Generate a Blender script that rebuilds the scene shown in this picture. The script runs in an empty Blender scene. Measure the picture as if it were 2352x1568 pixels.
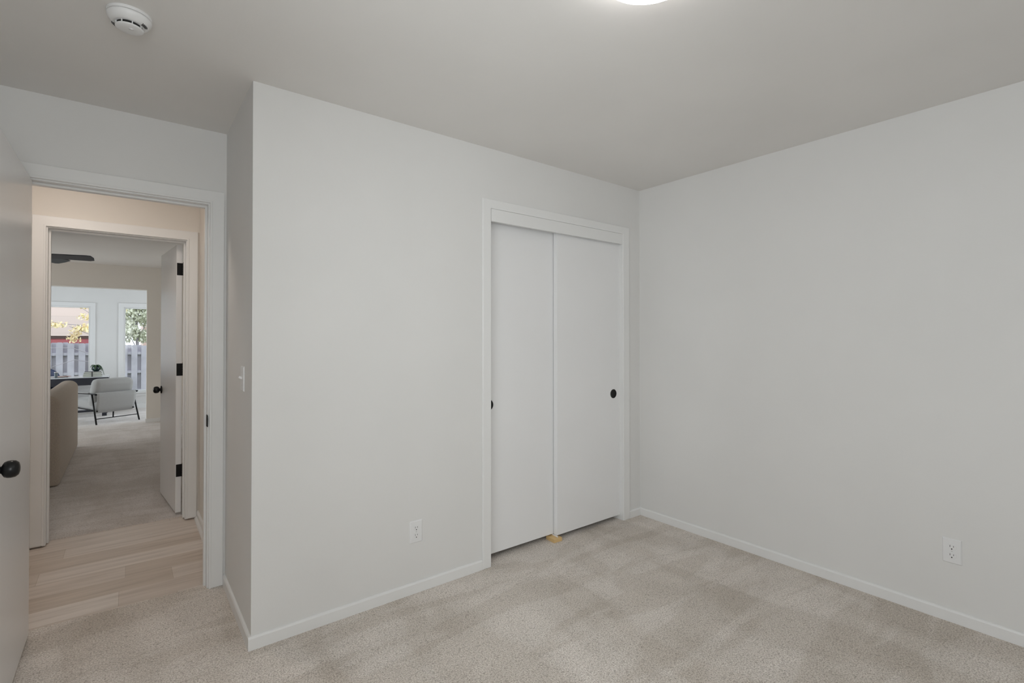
import bpy, bmesh, math, random
from mathutils import Vector, Matrix, Euler

# ------------------------------------------------------------------ scene, camera, world, lights, exposure
S = bpy.context.scene
C = S.collection
R = math.radians
PI = math.pi

cam_d = bpy.data.cameras.new('camera')
cam = bpy.data.objects.new('camera', cam_d)
C.objects.link(cam)
S.camera = cam
F_PX, YAW, PITCH, ROLL = 1142.65, -0.6692, 0.0091, -0.0007
cam_d.sensor_fit = 'HORIZONTAL'
cam_d.sensor_width = 36.0
cam_d.lens = 36.0 * F_PX / 2352.0
cam_d.shift_x = -0.0088
cam_d.shift_y = -0.00832
cam_d.clip_start = 0.02
cam_d.clip_end = 200
_f = Vector((-math.sin(YAW) * math.cos(PITCH), math.cos(YAW) * math.cos(PITCH), math.sin(PITCH)))
_r = Vector((math.cos(YAW), math.sin(YAW), 0))
_u = _r.cross(_f)
_r2 = _r * math.cos(ROLL) + _u * math.sin(ROLL)
_u2 = _u * math.cos(ROLL) - _r * math.sin(ROLL)
m3 = Matrix((_r2, _u2, -_f)).transposed()
cam.matrix_world = Matrix.Translation((0, 0, 1.3313)) @ m3.to_4x4()

S.view_settings.view_transform = 'Standard'
S.view_settings.look = 'None'
S.view_settings.gamma = 1.0
S.view_settings.exposure = 0.07
S.view_settings.use_curve_mapping = False
S.cycles.use_denoising = True
S.cycles.diffuse_bounces = 8
S.cycles.max_bounces = 14
S.cycles.sample_clamp_indirect = 6.0

world = bpy.data.worlds.new('overcast_sky')
S.world = world
world.use_nodes = True
bg = world.node_tree.nodes['Background']
bg.inputs['Color'].default_value = (0.86, 0.91, 1.0, 1)
bg.inputs['Strength'].default_value = 2.2


def area(name, loc, rot, sx, sy, power, col):
    d = bpy.data.lights.new(name, 'AREA')
    d.shape = 'RECTANGLE'
    d.size, d.size_y, d.energy, d.color = sx, sy, power, col
    o = bpy.data.objects.new(name, d)
    o.location = loc
    o.rotation_euler = rot
    C.objects.link(o)
    return o


# added area lights as daylight, each outside an unseen, added window opening
area('added_light_bedroom', (-0.80, 0.25, 1.5), (R(92), 0, R(-90)), 1.5, 1.25, 21, (1.0, 0.985, 0.96))
area('added_light_bedroom_rear', (-0.15, -0.80, 1.5), (R(88), 0, 0), 0.66, 1.25, 19, (1.0, 0.985, 0.96))
area('added_light_living', (-3.36, 8.2, 1.45), (R(90), 0, R(-90)), 1.6, 1.2, 27, (1.0, 0.92, 0.85))
area('added_light_sunroom_west', (-3.36, 11.7, 1.1), (R(90), 0, R(-90)), 2.4, 1.6, 44, (0.90, 0.95, 1.0))
area('added_light_sunroom_east', (2.56, 11.7, 1.1), (R(90), 0, R(90)), 2.4, 1.6, 28, (0.90, 0.95, 1.0))


# ------------------------------------------------------------------ materials
def nt(name):
    m = bpy.data.materials.new(name)
    m.use_nodes = True
    n = m.node_tree
    return m, n, n.nodes['Principled BSDF']


def node(n, t, **kw):
    x = n.nodes.new(t)
    for k, v in kw.items():
        if k in x.inputs:
            x.inputs[k].default_value = v
        else:
            setattr(x, k, v)
    return x


def coords(n, scale=(1, 1, 1), rot=(0, 0, 0), world_space=True):
    if world_space:
        g = node(n, 'ShaderNodeNewGeometry')
        out = g.outputs['Position']
    else:
        g = node(n, 'ShaderNodeTexCoord')
        out = g.outputs['Object']
    mp = node(n, 'ShaderNodeMapping')
    mp.inputs['Scale'].default_value = scale
    mp.inputs['Rotation'].default_value = rot
    n.links.new(out, mp.inputs['Vector'])
    return mp.outputs['Vector']


def ramp(n, fac, stops):
    r = node(n, 'ShaderNodeValToRGB')
    e = r.color_ramp.elements
    e[0].position, e[0].color = stops[0][0], (*stops[0][1], 1)
    e[1].position, e[1].color = stops[-1][0], (*stops[-1][1], 1)
    for p, c in stops[1:-1]:
        k = e.new(p)
        k.color = (*c, 1)
    n.links.new(fac, r.inputs['Fac'])
    return r.outputs['Color']


def mixc(n, a, b, fac, mode='MIX'):
    x = node(n, 'ShaderNodeMix', data_type='RGBA', blend_type=mode)
    for s, v in ((x.inputs[0], fac), (x.inputs[6], a), (x.inputs[7], b)):
        if hasattr(v, 'is_output'):
            n.links.new(v, s)
        else:
            s.default_value = v
    return x.outputs[2]


def bump(n, b, h, strength, dist):
    x = node(n, 'ShaderNodeBump')
    x.inputs['Strength'].default_value = strength
    x.inputs['Distance'].default_value = dist
    n.links.new(h, x.inputs['Height'])
    n.links.new(x.outputs['Normal'], b.inputs['Normal'])


def paint(name, col, rough=0.5, var=0.02, bmp=0.0, scale=60, spec=0.5):
    m, n, b = nt(name)
    no = node(n, 'ShaderNodeTexNoise', Scale=1.7, Detail=3.0)
    n.links.new(coords(n), no.inputs['Vector'])
    lo = tuple(max(0, c * (1 - var)) for c in col)
    hi = tuple(min(1, c * (1 + var)) for c in col)
    n.links.new(ramp(n, no.outputs['Fac'], [(0.35, lo), (0.65, hi)]), b.inputs['Base Color'])
    b.inputs['Roughness'].default_value = rough
    b.inputs['Specular IOR Level'].default_value = spec
    if bmp:
        n2 = node(n, 'ShaderNodeTexNoise', Scale=float(scale), Detail=4.0)
        n.links.new(coords(n), n2.inputs['Vector'])
        bump(n, b, n2.outputs['Fac'], bmp, 0.004)
    return m


def carpet(name, dark, mid, light, streak_rot=0.6, patch=1.0):
    m, n, b = nt(name)
    v = coords(n)
    # tufts
    fine = node(n, 'ShaderNodeTexNoise', Scale=170.0, Detail=3.0, Roughness=0.65)
    n.links.new(v, fine.inputs['Vector'])
    fl = node(n, 'ShaderNodeTexVoronoi', Scale=120.0)
    n.links.new(v, fl.inputs['Vector'])
    base = ramp(n, fine.outputs['Fac'], [(0.35, dark), (0.5, mid), (0.64, light)])
    flk = ramp(n, fl.outputs['Color'], [(0.08, (0.72, 0.70, 0.68)), (0.3, (1, 1, 1)), (0.9, (1.06, 1.06, 1.06))])
    base = mixc(n, base, flk, 0.75, 'MULTIPLY')
    # pile pushed one way or the other by vacuum strokes and feet
    st = node(n, 'ShaderNodeTexNoise', Scale=1.0, Detail=2.5, Distortion=0.5)
    n.links.new(coords(n, (3.6, 1.0, 1), (0, 0, streak_rot)), st.inputs['Vector'])
    sb = node(n, 'ShaderNodeTexNoise', Scale=1.0, Detail=3.0, Distortion=1.1)
    n.links.new(coords(n, (1.2, 4.4, 1), (0, 0, streak_rot - 0.45)), sb.inputs['Vector'])
    s3 = ramp(n, sb.outputs['Fac'], [(0.44, (0.885, 0.87, 0.845)), (0.50, (1, 1, 1)), (0.62, (1.05, 1.05, 1.05))])
    st2 = node(n, 'ShaderNodeTexNoise', Scale=2.6, Detail=3.0, Distortion=0.9)
    n.links.new(v, st2.inputs['Vector'])
    s1 = ramp(n, st.outputs['Fac'], [(0.42, (0.90, 0.885, 0.865)), (0.50, (1, 1, 1)), (0.60, (1.06, 1.06, 1.065))])
    s2 = ramp(n, st2.outputs['Fac'], [(0.38, (0.93, 0.925, 0.915)), (0.55, (1.02, 1.02, 1.02))])
    base = mixc(n, base, s1, 0.8 * patch, 'MULTIPLY')
    base = mixc(n, base, s2, 0.8 * patch, 'MULTIPLY')
    base = mixc(n, base, s3, 0.75 * patch, 'MULTIPLY')
    n.links.new(base, b.inputs['Base Color'])
    b.inputs['Roughness'].default_value = 0.95
    b.inputs['Specular IOR Level'].default_value = 0.1
    b.inputs['Sheen Weight'].default_value = 0.15
    bump(n, b, fine.outputs['Fac'], 0.7, 0.012)
    return m


def planks(name):
    m, n, b = nt(name)
    g0 = node(n, 'ShaderNodeNewGeometry')
    sp = node(n, 'ShaderNodeSeparateXYZ')
    n.links.new(g0.outputs['Position'], sp.inputs[0])
    dv = node(n, 'ShaderNodeMath', operation='DIVIDE')
    dv.inputs[1].default_value = 0.178
    n.links.new(sp.outputs['Y'], dv.inputs[0])
    fl = node(n, 'ShaderNodeMath', operation='FLOOR')
    n.links.new(dv.outputs[0], fl.inputs[0])
    wn = node(n, 'ShaderNodeTexWhiteNoise', noise_dimensions='1D')
    n.links.new(fl.outputs[0], wn.inputs['W'])
    ma = node(n, 'ShaderNodeMath', operation='MULTIPLY_ADD')
    ma.inputs[1].default_value = 1.22
    n.links.new(wn.outputs['Value'], ma.inputs[0])
    n.links.new(sp.outputs['X'], ma.inputs[2])
    cm = node(n, 'ShaderNodeCombineXYZ')
    n.links.new(ma.outputs[0], cm.inputs['X'])
    n.links.new(sp.outputs['Y'], cm.inputs['Y'])
    v = cm.outputs[0]
    br = node(n, 'ShaderNodeTexBrick')
    br.offset = 0.0
    br.inputs['Scale'].default_value = 1.0
    br.inputs['Brick Width'].default_value = 1.22
    br.inputs['Row Height'].default_value = 0.178
    br.inputs['Mortar Size'].default_value = 0.0012
    br.inputs['Mortar Smooth'].default_value = 0.3
    br.inputs['Bias'].default_value = 0.0
    br.inputs['Color1'].default_value = (0.0, 0.0, 0.0, 1)
    br.inputs['Color2'].default_value = (1, 1, 1, 1)
    br.inputs['Mortar'].default_value = (0.0, 0.0, 0.0, 1)
    n.links.new(v, br.inputs['Vector'])
    tone = ramp(n, br.outputs['Color'], [(0.0, (0.61, 0.525, 0.45)), (0.5, (0.70, 0.62, 0.555)), (1.0, (0.76, 0.695, 0.64))])
    gr = node(n, 'ShaderNodeTexNoise', Scale=1.0, Detail=5.0, Distortion=0.4)
    n.links.new(coords(n, (2.2, 26, 1)), gr.inputs['Vector'])
    g = ramp(n, gr.outputs['Fac'], [(0.3, (0.80, 0.78, 0.76)), (0.55, (1, 1, 1)), (0.75, (1.1, 1.1, 1.1))])
    c = mixc(n, tone, g, 0.9, 'MULTIPLY')
    gap = ramp(n, br.outputs['Fac'], [(0.0, (1, 1, 1)), (1.0, (0.55, 0.5, 0.45))])
    c = mixc(n, c, gap, 0.35, 'MULTIPLY')
    n.links.new(c, b.inputs['Base Color'])
    b.inputs['Roughness'].default_value = 0.42
    return m


def emit(name, col, strength):
    m = bpy.data.materials.new(name)
    m.use_nodes = True
    n = m.node_tree
    b = n.nodes['Principled BSDF']
    b.inputs['Base Color'].default_value = (0.9, 0.9, 0.9, 1)
    b.inputs['Emission Color'].default_value = (*col, 1)
    b.inputs['Emission Strength'].default_value = strength
    return m


def glass_mat():
    m = bpy.data.materials.new('window_glass')
    m.use_nodes = True
    n = m.node_tree
    n.nodes.clear()
    out = node(n, 'ShaderNodeOutputMaterial')
    tr = node(n, 'ShaderNodeBsdfTransparent')
    tr.inputs['Color'].default_value = (0.95, 0.97, 0.97, 1)
    gl = node(n, 'ShaderNodeBsdfGlossy', Roughness=0.02)
    fr = node(n, 'ShaderNodeFresnel', IOR=1.25)
    mx = node(n, 'ShaderNodeMixShader')
    n.links.new(fr.outputs[0], mx.inputs[0])
    n.links.new(tr.outputs[0], mx.inputs[1])
    n.links.new(gl.outputs[0], mx.inputs[2])
    n.links.new(mx.outputs[0], out.inputs['Surface'])
    return m


def stripes(name, ca, cb, axis_scale, row, mortar, rough=0.7, noise_scale=(1, 1, 1)):
    """lap siding, brick: rows with a thin joint"""
    m, n, b = nt(name)
    br = node(n, 'ShaderNodeTexBrick')
    br.inputs['Scale'].default_value = 1.0
    br.inputs['Brick Width'].default_value = axis_scale
    br.inputs['Row Height'].default_value = row
    br.inputs['Mortar Size'].default_value = mortar
    br.inputs['Color1'].default_value = (*ca, 1)
    br.inputs['Color2'].default_value = (*cb, 1)
    br.inputs['Mortar'].default_value = (*[c * 0.88 for c in ca], 1)
    g = node(n, 'ShaderNodeNewGeometry')
    sep = node(n, 'ShaderNodeSeparateXYZ')
    cmb = node(n, 'ShaderNodeCombineXYZ')
    n.links.new(g.outputs['Position'], sep.inputs[0])
    n.links.new(sep.outputs['X'], cmb.inputs['X'])
    n.links.new(sep.outputs['Z'], cmb.inputs['Y'])
    n.links.new(cmb.outputs[0], br.inputs['Vector'])
    n.links.new(br.outputs['Color'], b.inputs['Base Color'])
    b.inputs['Roughness'].default_value = rough
    return m


def fabric(name, col, bs=0.5, scale=260, rough=0.9, var=0.12):
    m, n, b = nt(name)
    no = node(n, 'ShaderNodeTexNoise', Scale=float(scale), Detail=3.0)
    n.links.new(coords(n), no.inputs['Vector'])
    n.links.new(ramp(n, no.outputs['Fac'], [(0.3, tuple(c * (1 - var) for c in col)), (0.7, tuple(min(1, c * (1 + var)) for c in col))]), b.inputs['Base Color'])
    b.inputs['Roughness'].default_value = rough
    b.inputs['Sheen Weight'].default_value = 0.2
    bump(n, b, no.outputs['Fac'], bs, 0.006)
    return m


M = {
    'wall': paint('wall_paint', (0.735, 0.73, 0.72), 0.55, 0.012, 0.05, 90, 0.35),
    'wall_hall': paint('hall_wall_paint', (0.74, 0.705, 0.655), 0.55, 0.012, 0.05, 90, 0.35),
    'ceiling': paint('ceiling_paint', (0.77, 0.755, 0.735), 0.85, 0.015, 0.12, 40, 0.2),
    'trim': paint('trim_enamel', (0.79, 0.79, 0.785), 0.28, 0.01),
    'door': paint('door_enamel', (0.82, 0.82, 0.825), 0.24, 0.01),
    'carpet': carpet('bedroom_carpet', (0.47, 0.41, 0.355), (0.77, 0.705, 0.645), (0.93, 0.875, 0.82)),
    'carpet_far': carpet('living_carpet', (0.60, 0.555, 0.525), (0.76, 0.715, 0.69), (0.88, 0.84, 0.82), 0.2, 0.8),
    'vinyl': planks('vinyl_planks'),
    'black': paint('black_metal', (0.008, 0.0075, 0.0075), 0.45, 0.05, spec=0.2),
    'blackgloss': paint('black_knob_metal', (0.008, 0.008, 0.009), 0.3, 0.05, spec=0.3),
    'dark': paint('dark_void', (0.02, 0.02, 0.02), 0.9),
    'plastic': paint('white_plastic', (0.78, 0.78, 0.785), 0.35, 0.01),
    'slot': paint('socket_slot', (0.10, 0.10, 0.10), 0.7),
    'hole': paint('ground_hole', (0.01, 0.01, 0.01), 0.8),
    'screw': paint('white_screw', (0.62, 0.62, 0.62), 0.4),
    'lamp': emit('lamp_diffuser', (1.0, 0.98, 0.965), 9.6),
    'lamp_hall': emit('hall_lamp_diffuser', (1.0, 0.885, 0.79), 24.0),
    'wood': paint('pine_block', (0.62, 0.43, 0.20), 0.6, 0.15, 0.2, 120),
    'glass': glass_mat(),
    'sofa': fabric('sofa_boucle', (0.56, 0.49, 0.42), 0.8, 180),
    'linen': fabric('armchair_linen', (0.36, 0.355, 0.345), 0.4, 300),
    'navy': fabric('navy_velvet', (0.022, 0.036, 0.10), 0.3, 300, 0.55),
    'tabledark': paint('table_black_oak', (0.022, 0.023, 0.032), 0.5, 0.1),
    'tabletop': paint('table_gloss_top', (0.72, 0.74, 0.77), 0.12, 0.02),
    'book_cloth': paint('book_cloth', (0.55, 0.56, 0.50), 0.8, 0.04),
    'book_dark': paint('book_cover_edge', (0.06, 0.06, 0.06), 0.7, 0.1),
    'page': paint('book_pages', (0.72, 0.72, 0.66), 0.9, 0.05),
    'pot': paint('dark_green_glaze', (0.012, 0.028, 0.028), 0.2, 0.2),
    'leaf': paint('plant_leaf', (0.035, 0.075, 0.025), 0.45, 0.3),
    'jar': paint('grey_jar', (0.10, 0.12, 0.13), 0.2, 0.05),
    'tray': paint('silver_tray', (0.50, 0.46, 0.44), 0.35, 0.1),
    'red': paint('red_paper', (0.40, 0.16, 0.12), 0.7, 0.1),
    'fan': paint('fan_blade', (0.022, 0.026, 0.036), 0.35, 0.1, spec=0.35),
    'fence': paint('weathered_cedar', (0.42, 0.40, 0.45), 0.85, 0.16, 0.3, 14),
    'siding': stripes('beige_siding', (0.78, 0.62, 0.56), (0.72, 0.58, 0.53), 40.0, 0.30, 0.012),
    'brick': stripes('red_brick', (0.45, 0.12, 0.13), (0.38, 0.10, 0.12), 0.22, 0.075, 0.006),
    'siding_shadow': paint('siding_shadow_brown', (0.10, 0.06, 0.055), 0.8),  # brown tone of the shadow line below the siding
    'roof': paint('neighbour_roof', (0.35, 0.31, 0.30), 0.9, 0.1),
    'grass': paint('lawn', (0.16, 0.20, 0.08), 1.0, 0.2),
    'leaf_y': paint('autumn_leaf', (0.90, 0.72, 0.44), 0.6, 0.2),
    'leaf_g': paint('grey_green_leaf', (0.60, 0.61, 0.48), 0.6, 0.25),
    'bark': paint('pale_bark', (0.36, 0.33, 0.36), 0.9, 0.2),
}


# ------------------------------------------------------------------ mesh helpers
def obj(name, bm, mat, parent=None, smooth=False, bevel=0.0, seg=2, subsurf=0, angle=40):
    me = bpy.data.meshes.new(name)
    bmesh.ops.recalc_face_normals(bm, faces=bm.faces)
    bm.to_mesh(me)
    bm.free()
    me.materials.append(M[mat] if isinstance(mat, str) else mat)
    o = bpy.data.objects.new(name, me)
    C.objects.link(o)
    if parent:
        o.parent = parent
    if bevel:
        md = o.modifiers.new('edge', 'BEVEL')
        md.width, md.segments, md.limit_method, md.angle_limit = bevel, seg, 'ANGLE', R(angle)
    if subsurf:
        md = o.modifiers.new('sub', 'SUBSURF')
        md.levels = md.render_levels = subsurf
    if smooth:
        for p in me.polygons:
            p.use_smooth = True
    return o


def tag(o, label, cat, group=None, kind=None):
    o['label'] = label
    o['category'] = cat
    if group:
        o['group'] = group
    if kind:
        o['kind'] = kind
    return o


def struct(o, label=None, cat=None):
    o['kind'] = 'structure'
    if label:
        o['label'] = label
        o['category'] = cat
    return o


def thing(name, label, cat, loc=(0, 0, 0), rz=0.0, group=None, kind=None):
    o = bpy.data.objects.new(name, None)
    C.objects.link(o)
    o.location = loc
    o.rotation_euler = (0, 0, rz)
    o.empty_display_size = 0.05
    tag(o, label, cat, group, kind)
    return o


def box(bm, x0, x1, y0, y1, z0, z1, mat=None):
    vs = [bm.verts.new((x, y, z)) for x in (x0, x1) for y in (y0, y1) for z in (z0, z1)]
    q = [(0, 1, 3, 2), (4, 6, 7, 5), (0, 4, 5, 1), (2, 3, 7, 6), (0, 2, 6, 4), (1, 5, 7, 3)]
    fs = [bm.faces.new([vs[i] for i in f]) for f in q]
    if mat is not None:
        bmesh.ops.transform(bm, matrix=mat, verts=vs)
    return vs


def B(*a):
    bm = bmesh.new()
    box(bm, *a)
    return bm


def lathe(prof, n=40, axis='Z', loc=(0, 0, 0)):
    """profile of (radius, height) pairs spun about an axis; closed with caps"""
    bm = bmesh.new()
    rings = []
    for r, h in prof:
        if r < 1e-6:
            rings.append([bm.verts.new((0, 0, h))])
        else:
            rings.append([bm.verts.new((r * math.cos(2 * PI * k / n), r * math.sin(2 * PI * k / n), h)) for k in range(n)])
    for a, b in zip(rings, rings[1:]):
        for k in range(n):
            k2 = (k + 1) % n
            if len(a) == 1 and len(b) > 1:
                bm.faces.new((a[0], b[k], b[k2]))
            elif len(b) == 1 and len(a) > 1:
                bm.faces.new((a[k], b[0], a[k2]))
            elif len(a) > 1:
                bm.faces.new((a[k], b[k], b[k2], a[k2]))
    if len(rings[0]) > 1:
        bm.faces.new(rings[0])
    if len(rings[-1]) > 1:
        bm.faces.new(rings[-1])
    mat = Matrix.Identity(4)
    if axis == 'X':
        mat = Matrix.Rotation(R(90), 4, 'Y')
    elif axis == '-X':
        mat = Matrix.Rotation(R(-90), 4, 'Y')
    elif axis == 'Y':
        mat = Matrix.Rotation(R(-90), 4, 'X')
    elif axis == '-Y':
        mat = Matrix.Rotation(R(90), 4, 'X')
    bmesh.ops.transform(bm, matrix=Matrix.Translation(loc) @ mat, verts=bm.verts)
    return bm


def tube(bm, pts, rad, n=10, r_end=None):
    pts = [Vector(p) for p in pts]
    rings = []
    for i, p in enumerate(pts):
        d = (pts[min(i + 1, len(pts) - 1)] - pts[max(i - 1, 0)]).normalized()
        up = Vector((0, 0, 1)) if abs(d.z) < 0.9 else Vector((1, 0, 0))
        a = d.cross(up).normalized()
        b = d.cross(a)
        r = rad if r_end is None else rad + (r_end - rad) * i / (len(pts) - 1)
        rings.append([bm.verts.new(p + (a * math.cos(2 * PI * k / n) + b * math.sin(2 * PI * k / n)) * r) for k in range(n)])
    for A, Bq in zip(rings, rings[1:]):
        for k in range(n):
            bm.faces.new((A[k], A[(k + 1) % n], Bq[(k + 1) % n], Bq[k]))
    bm.faces.new(rings[0])
    bm.faces.new(rings[-1])
    return bm


def T(pts, rad, n=10, r_end=None):
    return tube(bmesh.new(), pts, rad, n, r_end)


def prism(outline, axis, a, b):
    """closed 2-D outline extruded along an axis. axis 'x': outline is (y,z); 'y': (x,z); 'z': (x,y)"""
    bm = bmesh.new()

    def P(p, t):
        return {'x': (t, p[0], p[1]), 'y': (p[0], t, p[1]), 'z': (p[0], p[1], t)}[axis]
    A = [bm.verts.new(P(p, a)) for p in outline]
    Bv = [bm.verts.new(P(p, b)) for p in outline]
    n = len(outline)
    bm.faces.new(A)
    bm.faces.new(Bv)
    for k in range(n):
        bm.faces.new((A[k], A[(k + 1) % n], Bv[(k + 1) % n], Bv[k]))
    return bm


def wall(axis, at, thick, u0, u1, z0, z1, holes=()):
    """a wall with rectangular holes as one closed mesh. axis 'y': stands at y=at..at+thick, u is x; axis 'x' likewise"""
    us = sorted({u0, u1, *[h[0] for h in holes], *[h[1] for h in holes]})
    zs = sorted({z0, z1, *[h[2] for h in holes], *[h[3] for h in holes]})
    us = [u for u in us if u0 - 1e-9 <= u <= u1 + 1e-9]
    zs = [z for z in zs if z0 - 1e-9 <= z <= z1 + 1e-9]
    nu, nz = len(us) - 1, len(zs) - 1

    def solid(i, k):
        if not (0 <= i < nu and 0 <= k < nz):
            return False
        cu, cz = (us[i] + us[i + 1]) / 2, (zs[k] + zs[k + 1]) / 2
        return not any(h[0] < cu < h[1] and h[2] < cz < h[3] for h in holes)
    bm = bmesh.new()
    cache = {}

    def V(i, k, s):
        key = (i, k, s)
        if key not in cache:
            t = at + (thick if s else 0)
            cache[key] = bm.verts.new((us[i], t, zs[k]) if axis == 'y' else (t, us[i], zs[k]))
        return cache[key]
    for i in range(nu):
        for k in range(nz):
            if not solid(i, k):
                continue
            for s in (0, 1):
                bm.faces.new((V(i, k, s), V(i + 1, k, s), V(i + 1, k + 1, s), V(i, k + 1, s)))
            if not solid(i - 1, k):
                bm.faces.new((V(i, k, 0), V(i, k + 1, 0), V(i, k + 1, 1), V(i, k, 1)))
            if not solid(i + 1, k):
                bm.faces.new((V(i + 1, k, 0), V(i + 1, k + 1, 0), V(i + 1, k + 1, 1), V(i + 1, k, 1)))
            if not solid(i, k - 1):
                bm.faces.new((V(i, k, 0), V(i + 1, k, 0), V(i + 1, k, 1), V(i, k, 1)))
            if not solid(i, k + 1):
                bm.faces.new((V(i, k + 1, 0), V(i + 1, k + 1, 0), V(i + 1, k + 1, 1), V(i, k + 1, 1)))
    return bm


def u_frame(x0, x1, z1, w, y0, y1, w1=None, zb=0.0, wt=None):
    """door casing: an upside-down U around an opening x0..x1, head at z1; w legs' width"""
    w1 = w if w1 is None else w1
    wt = w if wt is None else wt
    o = [(x0 - w, zb), (x0, zb), (x0, z1), (x1, z1), (x1, zb), (x1 + w1, zb), (x1 + w1, z1 + wt), (x0 - w, z1 + wt)]
    return prism(o, 'y', y0, y1)


def rounded_box(sx, sy, sz, r, seg=4):
    bm = bmesh.new()
    box(bm, -sx / 2, sx / 2, -sy / 2, sy / 2, -sz / 2, sz / 2)
    bmesh.ops.bevel(bm, geom=list(bm.edges), offset=r, segments=seg, profile=0.5, affect='EDGES')
    return bm


def xf(bm, loc=(0, 0, 0), rot=(0, 0, 0)):
    bmesh.ops.transform(bm, matrix=Matrix.Translation(loc) @ Euler(rot).to_matrix().to_4x4(), verts=bm.verts)
    return bm


def baseboard(name, p0, p1, inward, h=0.056, t=0.012, parent=None, z=0.0):
    """a run of baseboard from p0 to p1; inward = unit (x,y) away from the wall"""
    bm = bmesh.new()
    prof = [(0, 0), (t, 0), (t, h - 0.008), (t - 0.004, h - 0.0015), (t - 0.008, h), (0, h)]
    ends = []
    for p in (p0, p1):
        ends.append([bm.verts.new((p[0] + inward[0] * a, p[1] + inward[1] * a, z + b)) for a, b in prof])
    n = len(prof)
    for k in range(n):
        bm.faces.new((ends[0][k], ends[0][(k + 1) % n], ends[1][(k + 1) % n], ends[1][k]))
    bm.faces.new(ends[0])
    bm.faces.new(ends[1])
    return struct(obj(name, bm, 'trim', parent))


# ------------------------------------------------------------------ key dimensions (metres)
H = 2.44
XR, YC, XRET, YE = 3.037, 2.394, 0.42, 3.118       # right wall, closet wall, return wall, entry wall
XL, YB = -0.62, -0.62                              # left and rear wall of the bedroom
YE2 = 3.24                                         # hall side of the entry wall
YF, YF2 = 4.40, 4.52                               # hall far wall
YL = 9.79                                          # end wall of the living room
YS = 9.98
ZS = -0.16                                         # sunken sunroom floor
YW = 13.35                                         # sunroom window wall

# ------------------------------------------------------------------ floors and ceilings
struct(obj('floor', B(XL - 0.1, XR + 0.1, YB - 0.1, 3.172, -0.05, 0.0), 'carpet'),
       'speckled beige bedroom carpet with vacuum strokes', 'floor')
struct(obj('floor_hall', B(-2.4, 0.43, 3.172, YF2 - 0.008, -0.05, -0.007), 'vinyl'),
       'pale brown wood-look plank floor of the hallway', 'floor')
struct(obj('floor_living', B(-3.3, 0.9, YF2 - 0.008, YS, -0.30, 0.0), 'carpet_far'),
       'grey beige carpet of the room beyond the hall', 'floor')
struct(obj('floor_sunroom', B(-3.3, 2.5, YS, YW + 0.1, -0.30, ZS), 'carpet_far'),
       'brightly lit carpet of the sunroom a step down', 'floor')
struct(obj('ceiling', B(XL - 0.1, XR + 0.1, YB - 0.1, YE2, H, H + 0.1), 'ceiling'), 'off-white bedroom ceiling', 'ceiling')
struct(obj('ceiling_hall', B(-2.5, 0.53, YE2, YF2, H, H + 0.1), 'ceiling'), 'hallway ceiling', 'ceiling')
struct(obj('ceiling_living', B(-3.3, 0.9, YF2, YS, H, H + 0.1), 'ceiling'), 'ceiling of the room beyond the hall', 'ceiling')
struct(obj('ceiling_sunroom', B(-3.3, 2.5, YS, YW + 0.12, 2.36, 2.46), 'ceiling'), 'sunroom ceiling', 'ceiling')

# ------------------------------------------------------------------ walls
CX0, CX1, CZ = 1.645, 2.848, 2.105                 # closet rough opening
struct(obj('wall_closet', wall('y', YC, 0.116, XRET, XR, 0, H, [(CX0, CX1, 0, CZ)]), 'wall'),
       'white wall that holds the sliding closet', 'wall')
struct(obj('wall_return', B(XRET, XRET + 0.11, YC + 0.116, YE, 0, H), 'wall'),
       'short white wall stepping back to the bedroom doorway', 'wall')
struct(obj('wall_right', B(XR, XR + 0.1, YB - 0.1, YE, 0, H), 'wall'), 'plain white wall with one outlet', 'wall')
struct(obj('wall_rear', wall('y', YB - 0.1, 0.1, XL, XR, 0, H, [(-0.52, 0.22, 0.8, 2.15)]), 'wall'), 'wall behind the viewer', 'wall')
struct(obj('wall_left', wall('x', XL - 0.1, 0.1, YB - 0.1, YE, 0, H, [(-0.55, 1.05, 0.8, 2.15)]), 'wall'), 'wall behind the open bedroom door', 'wall')
DX0, DX1, DZ = -0.408, 0.355, 2.066                # bedroom door rough opening
struct(obj('wall_entry', wall('y', YE, YE2 - YE, -2.5, XR + 0.1, 0, H, [(DX0, DX1, 0, DZ)]), 'wall'),
       'wall around the bedroom doorway', 'wall')
struct(obj('wall_hall_end', B(-2.5, -2.4, YE2, YF, 0, H), 'wall_hall'), 'end wall of the hallway', 'wall')
struct(obj('wall_hall_side', B(XRET, XRET + 0.11, YE2, YF, 0, H), 'wall_hall'), 'short cream wall closing the hallway', 'wall')
FX0, FX1, FZ = -0.428, 0.354, 2.062
struct(obj('wall_hall_far', wall('y', YF, YF2 - YF, -3.3, 0.9, 0, H, [(FX0, FX1, 0, FZ)]), 'wall_hall'),
       'cream hallway wall around the second doorway', 'wall')
struct(obj('wall_living_left', wall('x', -3.3, 0.1, YF2, YS, 0, H, [(7.4, 9.0, 0.85, 2.05)]), 'wall_hall'), 'side wall of the room beyond the hall', 'wall')
struct(obj('wall_living_right', B(0.9, 1.0, YF, YS, 0, H), 'wall_hall'), 'side wall of the room behind the open door', 'wall')
struct(obj('wall_living_end', wall('y', YL, YS - YL, -3.3, 0.9, 0, H, [(-2.6, 0.238, 0.0, 2.086)]), 'wall_hall'),
       'taupe wall with a wide opening to the sunroom', 'wall')
W1 = (-1.19, -0.62, 0.43, 1.94)                    # glass of the two rear windows
W2 = (-0.035, 0.58, 0.215, 1.945)
struct(obj('wall_sunroom_rear', wall('y', YW, 0.12, -3.3, 2.5, -0.3, 2.36, [(a - 0.03, b + 0.03, c - 0.03, d + 0.03) for a, b, c, d in (W1, W2)]), 'wall'),
       'bright sunroom wall between the two windows', 'wall')
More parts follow.
